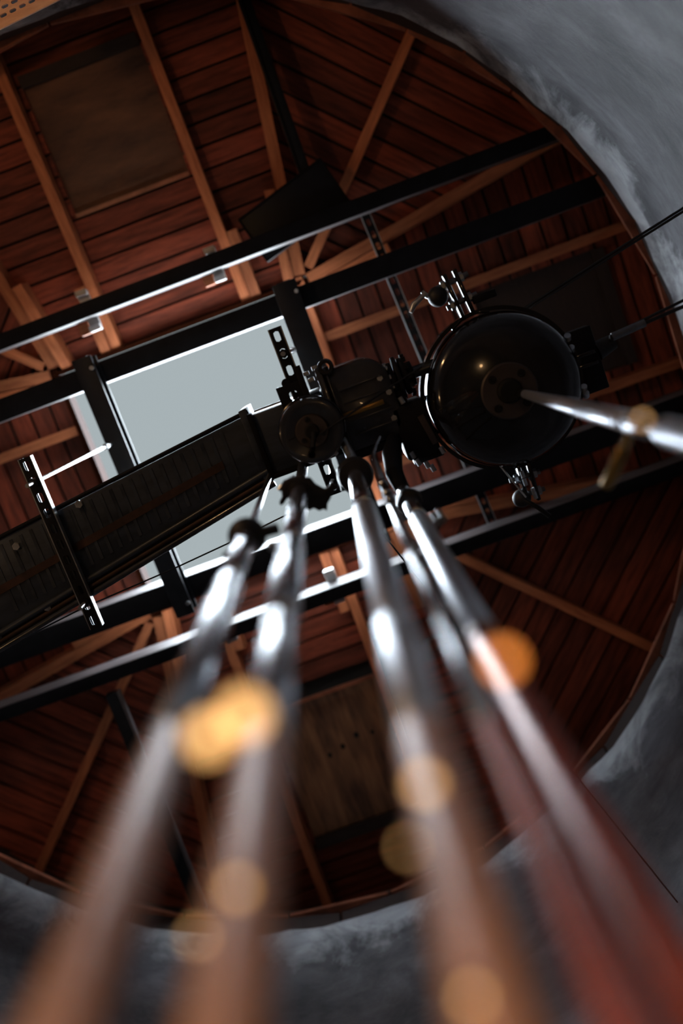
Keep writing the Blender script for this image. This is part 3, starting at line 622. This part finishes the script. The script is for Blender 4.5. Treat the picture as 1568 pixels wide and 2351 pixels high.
out = [(650, 1105), (664, 1100), (680, 1098), (712, 1098), (725, 1113), (745, 1124), (756, 1115), (765, 1100), (766, 1112), (778, 1113), (778, 1121), (765, 1128), (758, 1145), (752, 1155), (751, 1172), (743, 1167), (733, 1172), (720, 1165), (710, 1171), (690, 1155), (683, 1158), (672, 1145), (660, 1142), (652, 1155), (644, 1160), (641, 1152), (648, 1140), (645, 1118)]
MB().prism([tuple(at(x, y, hc).xy) for x, y in out], hc + CZ - 0.012, hc + CZ + 0.022).build('wing_clamp', 'rubber', rB, 0.003)
MB().lathe(V(*PB, hc), [(0.0, -0.02), (0.026, -0.02), (0.030, 0), (0.026, 0.035), (0, 0.035)], 24).build('clamp_hub', 'rubber', rB)
MB().tube([at(678, 1095, hc + 0.04), at(655, 1108, hc + 0.03), at(640, 1125, hc + 0.03)], 0.006, 12).build('side_pin', 'chrome', rB)
# C
PC = (-0.036, 0.365)
hc = Hh(PC, 832, 1085); hj = Hh(PC, 826, 1168); hj2 = Hh(PC, 866, 1445)
rC = pipe(PC, 'thick middle hanging pipe under a large black dome clamp', [
    (hj + 0.02, hc, 0.021, 0.021, 'pipe_section', 'chrome'), (hj - 0.02, hj + 0.02, 0.018, 0.018, 'joint_neck', 'collar'),
    (hj2 + 0.006, hj - 0.02, 0.0245, 0.0245, 'pipe_section', 'palepipe'), (hj2 - 0.006, hj2 + 0.006, 0.0225, 0.0225, 'joint_neck', 'collar'),
    (0.85, hj2 - 0.006, 0.0255, 0.0255, 'pipe_section', 'palepipe'), (LO, 0.85, 0.026, 0.026, 'pipe_section', 'warmlitpipe')])
MB().lathe(V(*PC, hc), [(0.0, 0.05), (0.02, 0.048), (0.038, 0.035), (0.048, 0.012), (0.05, -0.01), (0.044, -0.035), (0.0, -0.04)], 32).build('dome_clamp', 'rubber', rC)
MB().tube([at(789, 1008, hc + 0.16), at(798, 1032, hc + 0.13), at(808, 1052, hc + 0.10), at(800, 1068, hc + 0.07), at(785, 1080, hc + 0.05), at(783, 1095, hc + 0.02)], [0.009, 0.013, 0.015, 0.016, 0.015, 0.012], 18).build('elbow', 'galv', rC)
MB().tube([V(*PC, hc + 0.03), at(808, 1052, hc + 0.10)], 0.012, 14).build('elbow_stem', 'galv', rC)
MB().bar(V(PC[0] - 0.04, PC[1] + 0.005, hc - 0.01), at(788, 1125, hc), 0.012, 0.016).build('clamp_lever', 'collar', rC, 0.003)
# D slim one
PD = (0.024, 0.372)
hj = Hh(PD, 952, 1268); hj2 = Hh(PD, 1016, 1425)
rD = pipe(PD, 'slim hanging rod between the two thicker pipes on the right', [
    (Hh(PD, 898, 1160), Hh(PD, 880, 1105), 0.011, 0.010, 'upper_rod', 'collar'), (hj + 0.015, Hh(PD, 898, 1160), 0.0105, 0.010, 'pipe_section', 'chrome'), (hj - 0.015, hj + 0.015, 0.008, 0.008, 'joint_neck', 'collar'),
    (hj2 + 0.012, hj - 0.015, 0.0115, 0.0115, 'pipe_section', 'chrome'), (hj2 - 0.012, hj2 + 0.012, 0.009, 0.009, 'joint_neck', 'collar'),
    (0.84, hj2 - 0.012, 0.013, 0.013, 'pipe_section', 'chrome'), (LO, 0.84, 0.013, 0.013, 'pipe_section', 'redlitpipe')])
ht = Hh(PD, 880, 1105)
MB().tube([V(*PD, ht), at(868, 1080, ht + 0.05), at(860, 1058, ht + 0.10), at(858, 1042, ht + 0.13), at(864, 1022, ht + 0.17), at(873, 1004, ht + 0.2)], [0.010, 0.011, 0.009, 0.006, 0.004, 0.004], 14).build('crook', 'chrome', rD)
for px, py in ((884, 1112), (893, 1135), (902, 1150)):
    q = V(*PD, Hh(PD, px, py)); MB().ball(q, 0.0135, 0.7).build('bead', 'chrome', rD)
# E
PE = (0.07, 0.45)
hj = Hh(PE, 958, 1190); hj2 = Hh(PE, 1112, 1460)
rE = pipe(PE, 'rightmost thick hanging pipe with a red-lit lower length', [
    (hj + 0.02, Hh(PE, 925, 1125), 0.021, 0.018, 'pipe_section', 'chrome'), (hj - 0.02, hj + 0.02, 0.017, 0.017, 'joint_neck', 'collar'),
    (hj2 + 0.004, hj - 0.02, 0.022, 0.022, 'pipe_section', 'palepipe'), (hj2 - 0.02, hj2 + 0.004, 0.023, 0.023, 'joint_neck', 'warmlitpipe'), (LO, hj2 - 0.02, 0.0215, 0.0215, 'pipe_section', 'redlitpipe')])
MB().tube([V(*PE, Hh(PE, 925, 1125)), at(905, 1085, 2.66), at(900, 1040, 2.76), at(905, 1010, 2.85)], [0.020, 0.024, 0.028, 0.022], 20).build('drive_arm', 'black', rE)
for dx, hh in ((0.03, hj - 0.05), (0.045, hj - 0.03)):
    MB().cyl(V(PE[0] + dx, PE[1] - 0.005, hh - 0.10), V(PE[0] + dx, PE[1] - 0.005, hh), 0.008, n=12).build('side_pin', 'galv', rE)
MB().lathe(V(*PE, Hh(PE, 940, 1150)), [(0.0, 0.03), (0.03, 0.02), (0.034, 0.0), (0.030, -0.03), (0.0, -0.035)], 24).build('collar', 'collar', rE)
# F under the big drum
PF = (bd_c.x + 0.0, bd_c.y + 0.0)
PF = (0.174 * 2.72, 0.121 * 2.72)
h1 = Hh(PF, 1205, 905); h2 = Hh(PF, 1330, 952); h3 = Hh(PF, 1438, 990); h4 = Hh(PF, 1480, 1005); h5 = Hh(PF, 1520, 1020)
rF = pipe(PF, 'tapered bright shaft dropping from the hub of the big drum', [
    (h1, 2.80, 0.010, 0.012, 'stem', 'collar'), (h2, h1, 0.019, 0.012, 'taper', 'palepipe'), (h3, h2, 0.0215, 0.0195, 'pipe_section', 'palepipe'), (h3 - 0.03, h3, 0.016, 0.016, 'joint_neck', 'collar'),
    (h4, h3 - 0.02, 0.0225, 0.0225, 'joint_ball', 'palepipe'), (h5, h4, 0.014, 0.014, 'joint_neck', 'collar'), (LO, h5, 0.026, 0.026, 'pipe_section', 'palepipe')])
MB().tube([V(PF[0], PF[1] + 0.015, h3), at(1425, 1040, h3 - 0.06), at(1405, 1090, h3 - 0.04), at(1392, 1112, h3 - 0.02)], [0.009, 0.012, 0.013, 0.011], 14).build('lever', 'brass', rF)

# ------------------------------------------------------------------ cables and wires
def cable(label, pts, r=0.004, m='rubber', name='cable', sag=0.0):
    ps = []
    for a_, b_ in zip(pts[:-1], pts[1:]):
        for i in range(8):
            t = i / 8; ps.append(a_.lerp(b_, t) - Vector((0, 0, sag * 4 * t * (1 - t))))
    ps.append(pts[-1])
    return tag(MB().tube(ps, r, 8).build(name, m), label, 'cable')
def wall_hit(p, d):
    """follow direction d from p until the silo wall"""
    d = d.normalized(); t = 0.0
    while t < 6:
        q = p + d * t
        if (q.xy - SC).length > SR - 0.006: return q
        t += 0.005
    return q
cable('thin black cable from the small drum hub to the shaft coupling', [at(733, 998, 2.74), at(870, 905, 2.80), at(968, 842, 2.86)], 0.0028)
a_ = at(868, 1212, 2.95); b_ = at(1330, 1790, 2.95)
cable('thin cable running past the pipes down to the lower right wall', [a_, wall_hit(b_, (b_ - a_))], 0.0026)
a_ = at(690, 1166, 3.0); b_ = at(190, 1396, 3.0)
cable('thin wire crossing the lower sky opening to the left', [a_, at(540, 1240, 3.0), at(400, 1305, 3.0), b_, at(60, 1462, 3.0), at(-120, 1540, 3.0)], 0.0024, 'redwire' if 'redwire' in M else 'rubber', 'wire')
g0 = b2 + Vector((0.12, -0.02, 0))
for k, (p1, p2) in enumerate((((1400, 772), (1568, 690)), ((1400, 776), (1568, 704)))):
    p1 = at(*p1, 2.9); p2 = at(*p2, 2.9)
    cable(['upper', 'lower'][k] + ' black cable from the gland of the big drum to the right wall', [g0 + Vector((0, 0.012 * k, 0)), p1, wall_hit(p2, p2 - p1)], 0.0055 if k else 0.0045)
sl = thing('cable_sleeve', g0, 'grey sleeve around the cables right of the big drum', 'sleeve')
MB().cyl(at(1405, 774, 2.9), at(1480, 741, 2.9), 0.012, n=14).build('tube', 'galvdark', sl)
for k, (p1, p2) in enumerate((((1180, 722), (1568, 478)), ((1200, 716), (1568, 486)))):
    p1 = at(*p1, 3.1); p2 = at(*p2, 3.1)
    cable(['upper', 'lower'][k] + ' thin black cable from behind the big drum to the upper right wall', [p1, wall_hit(p2, p2 - p1)], 0.004)
cable('fine bright wire below the big drum', [at(1147, 1068, 2.9), at(1208, 1142, 2.87)], 0.0025, 'galv', 'wire')

# ------------------------------------------------------------------ black box and pole under the roof
bb = thing('hanging_box', at(690, 470, 4.32), 'black flat box hung under the roof behind the slim channel', 'box')
poly = [tuple(at(x, y, 4.30).xy) for x, y in ((548, 505), (735, 365), (800, 460), (613, 600))]
MB().prism(poly, 4.30 + CZ, 4.40 + CZ).build('body', 'black', bb, 0.004)
q4 = [Vector((*p, 4.297 + CZ)) for p in poly]
for i in range(4):
    MB().bar(q4[i], q4[(i + 1) % 4], 0.006, 0.012).build('edge_strip', 'beam', bb)
MB().bar(at(715, 440, 4.36), at(560, 0, 4.36), 0.05, 0.05).build('support_arm', 'black', bb, 0.003)
MB().bar(at(704, 440, 4.33), at(552, 0, 4.33), 0.006, 0.012).build('arm_edge', 'beam', bb)

sb = thing('steel_brace', at(262, 1590, 4.2), 'dark steel brace from the lower slim channel down to the lower left rim', 'brace')
MB().bar(at(258, 1590, 4.19), at(462, 2090, 4.17), 0.055, 0.05).build('bar', 'black', sb, 0.003)
MB().bar(at(272, 1585, 4.18), at(476, 2085, 4.16), 0.012, 0.03).build('lit_edge_flange', 'web', sb)  # paler strip coloured in as the lit edge of the brace
# ------------------------------------------------------------------ perforated board at the upper left rim
pc = at(40, 0, 3.45)
u_ = (at(140, 0, 3.45) - at(0, 70, 3.45)).normalized(); v_ = Vector((u_.y, -u_.x, 0))
if v_.dot(at(0, 0, 3.45) - at(0, 70, 3.45)) < 0: v_ = -v_
o_ = at(0, 70, 3.45) - u_ * 0.12
cells = []
PX, PY = 0.034, 0.022
cells.append((0, 0, 0.6, 0.022, None, None))
for j in range(10):
    off = (j % 2) * PX / 2
    if off: cells.append((0, 0.022 + j * PY, off, 0.022 + (j + 1) * PY, None, None))
    for i in range(14):
        cells.append((off + i * PX, 0.022 + j * PY, off + (i + 1) * PX, 0.022 + (j + 1) * PY, 0.0125, 0.0052))
    cells.append((off + 14 * PX, 0.022 + j * PY, 0.6, 0.022 + (j + 1) * PY, None, None))
n_ = u_.cross(v_)
pb = MB().holed(cells, 0.008, Matrix.Translation(o_) @ Matrix((u_, v_, n_)).transposed().to_4x4()).build('perforated_board', 'perf', smooth=0)
tag(pb, 'tan perforated board at the upper left corner by the rim', 'board')

# ------------------------------------------------------------------ work lamps on the floor
def lamp(x, y, z, power, label, rad=0.035, added_hood=False):
    r = thing('work_lamp', (x, y, 0), label, 'lamp', 'warm work lamps on the floor')
    MB().lathe((x, y, 0), [(0, 0), (0.11, 0), (0.11, 0.012), (0.02, 0.03), (0.012, 0.04), (0.012, z - 0.08), (0.022, z - 0.075), (0.022, z - 0.035), (0, z - 0.035)], 28).build('stand', 'black', r)
    MB().ball((x, y, z), rad, 1.15).build('bulb', 'bulb', r)
    if added_hood: MB().lathe((x, y, z), [(0.0, 0.098), (0.03, 0.098), (0.12, 0.080), (0.12, 0.076), (0.03, 0.092), (0.0, 0.092)], 32).build('added_hood', 'black', r)  # unseen hood added to keep this lamp's light off duct and roof
    for i in range(6):
        a_ = 2 * math.pi * i / 6; c, s = math.cos(a_), math.sin(a_)
        MB().tube([(x + c * 0.022, y + s * 0.022, z - 0.05), (x + c * 0.055, y + s * 0.055, z), (x + c * 0.03, y + s * 0.03, z + 0.065), (x, y, z + 0.075)], 0.002, 6).build('cage_wire', 'black', r)
    d = bpy.data.lights.new('bulb_light', 'POINT'); d.energy = power; d.color = (1.0, 0.55, 0.24); d.shadow_soft_size = rad * 1.3
    o = bpy.data.objects.new('bulb_light', d); C.objects.link(o); o.location = (0, 0, z); o.parent = r
lamp(-0.30, -0.50, 1.20, 60.0, 'warm caged work lamp left of the camera, with an added light-blocking hood', added_hood=True)
lamp(0.42, -0.30, 0.62, 4.0, 'warm caged work lamp standing right of the camera')
def added_wall_lamp(ang, h, power, label):  # lamps added out of view to warm the pipes and the perforated board
    d = Vector((math.cos(ang), math.sin(ang), 0)); b = Vector((SC.x, SC.y, h + CZ)) + d * (SR - 0.012)
    r = thing('added_wall_lamp', b, label, 'lamp', 'added unseen lamps on the silo wall')
    MB().lathe(b, [(0.0, -0.004), (0.085, -0.004), (0.09, 0.01), (0.08, 0.035), (0.07, 0.035), (0.0, 0.03)], 32, axis=-d).build('base_ring', 'black', r)
    MB().lathe(b, [(0.068, 0.034), (0.060, 0.055), (0.04, 0.075), (0.0, 0.082)], 28, axis=-d).build('added_lamp_globe', 'bulb', r)
    for s_ in (-1, 1):
        t = Vector((-d.y, d.x, 0)) * 0.03 * s_
        MB().tube([b - d * 0.03 + t + Vector((0, 0, 0.078)), b - d * 0.09 + t + Vector((0, 0, 0.05)), b - d * 0.09 + t - Vector((0, 0, 0.05)), b - d * 0.03 + t - Vector((0, 0, 0.078))], 0.004, 8).build('guard_bar', 'black', r)
    l = bpy.data.lights.new('globe_light', 'POINT'); l.energy = power; l.color = (1.0, 0.55, 0.24); l.shadow_soft_size = 0.06
    o = bpy.data.objects.new('globe_light', l); C.objects.link(o); o.parent = r; o.location = -d * 0.14
added_wall_lamp(math.radians(200), 1.2, 4, 'added unseen warm lamp on the left side of the silo wall')
added_wall_lamp(math.radians(252), 2.2, 13, 'added warm lamp on the silo wall, unseen beyond the top of the picture')

# small amber lamps on wire stems close to the lens
M['amber'] = emit('amber_lamp', (1.0, 0.52, 0.17), 2.6)
M['orange'] = emit('orange_lamp', (1.0, 0.27, 0.03), 3.5)
def pilot(px, py, h, r, pos, label, m='amber', group='small amber lamps near the lens'):
    c = at(px, py, h); p = thing('pilot_lamp', c, label, 'lamp', group)
    MB().ball(c, r, 1.1, 16, 10).build('bulb', m, p)
    MB().cyl(c + Vector((0, 0, r * 0.9)), c + Vector((0, 0, r * 0.9 + 0.006)), r * 0.8, n=12).build('socket', 'black', p)
    MB().tube([c + Vector((0, 0, r * 0.9 + 0.005)), c + Vector((0, 0, 0.02)), V(pos[0], pos[1], h + 0.03)], 0.0007, 6).build('wire_stem', 'black', p)
pilot(478, 1692, 0.52, 0.0085, PA, 'lower left of the pair of bright blurred amber lamps between the two left pipes')
pilot(562, 1642, 0.52, 0.0095, PB, 'upper right of the pair of bright blurred amber lamps between the two left pipes')
pilot(1155, 1518, 0.53, 0.0055, PE, 'blurred orange lamp in front of the rightmost pipe', 'orange')
pilot(975, 1800, 0.52, 0.0045, PC, 'blurred amber lamp on the thick middle pipe')
pilot(938, 1945, 0.52, 0.0022, PC, 'faint amber lamp just left of the thick middle pipe')
pilot(455, 2150, 0.52, 0.0026, PA, 'faint amber lamp between the two left pipes by the lower rim')
pilot(545, 2040, 0.50, 0.0035, PB, 'amber lamp low on the pipe below the small drum')
pilot(1085, 2290, 0.45, 0.0030, PC, 'amber lamp at the bottom of the picture by the thick middle pipe')
pilot(1475, 965, 0.9, 0.0030, PF, 'dim amber lamp above the shaft joint at the right edge')
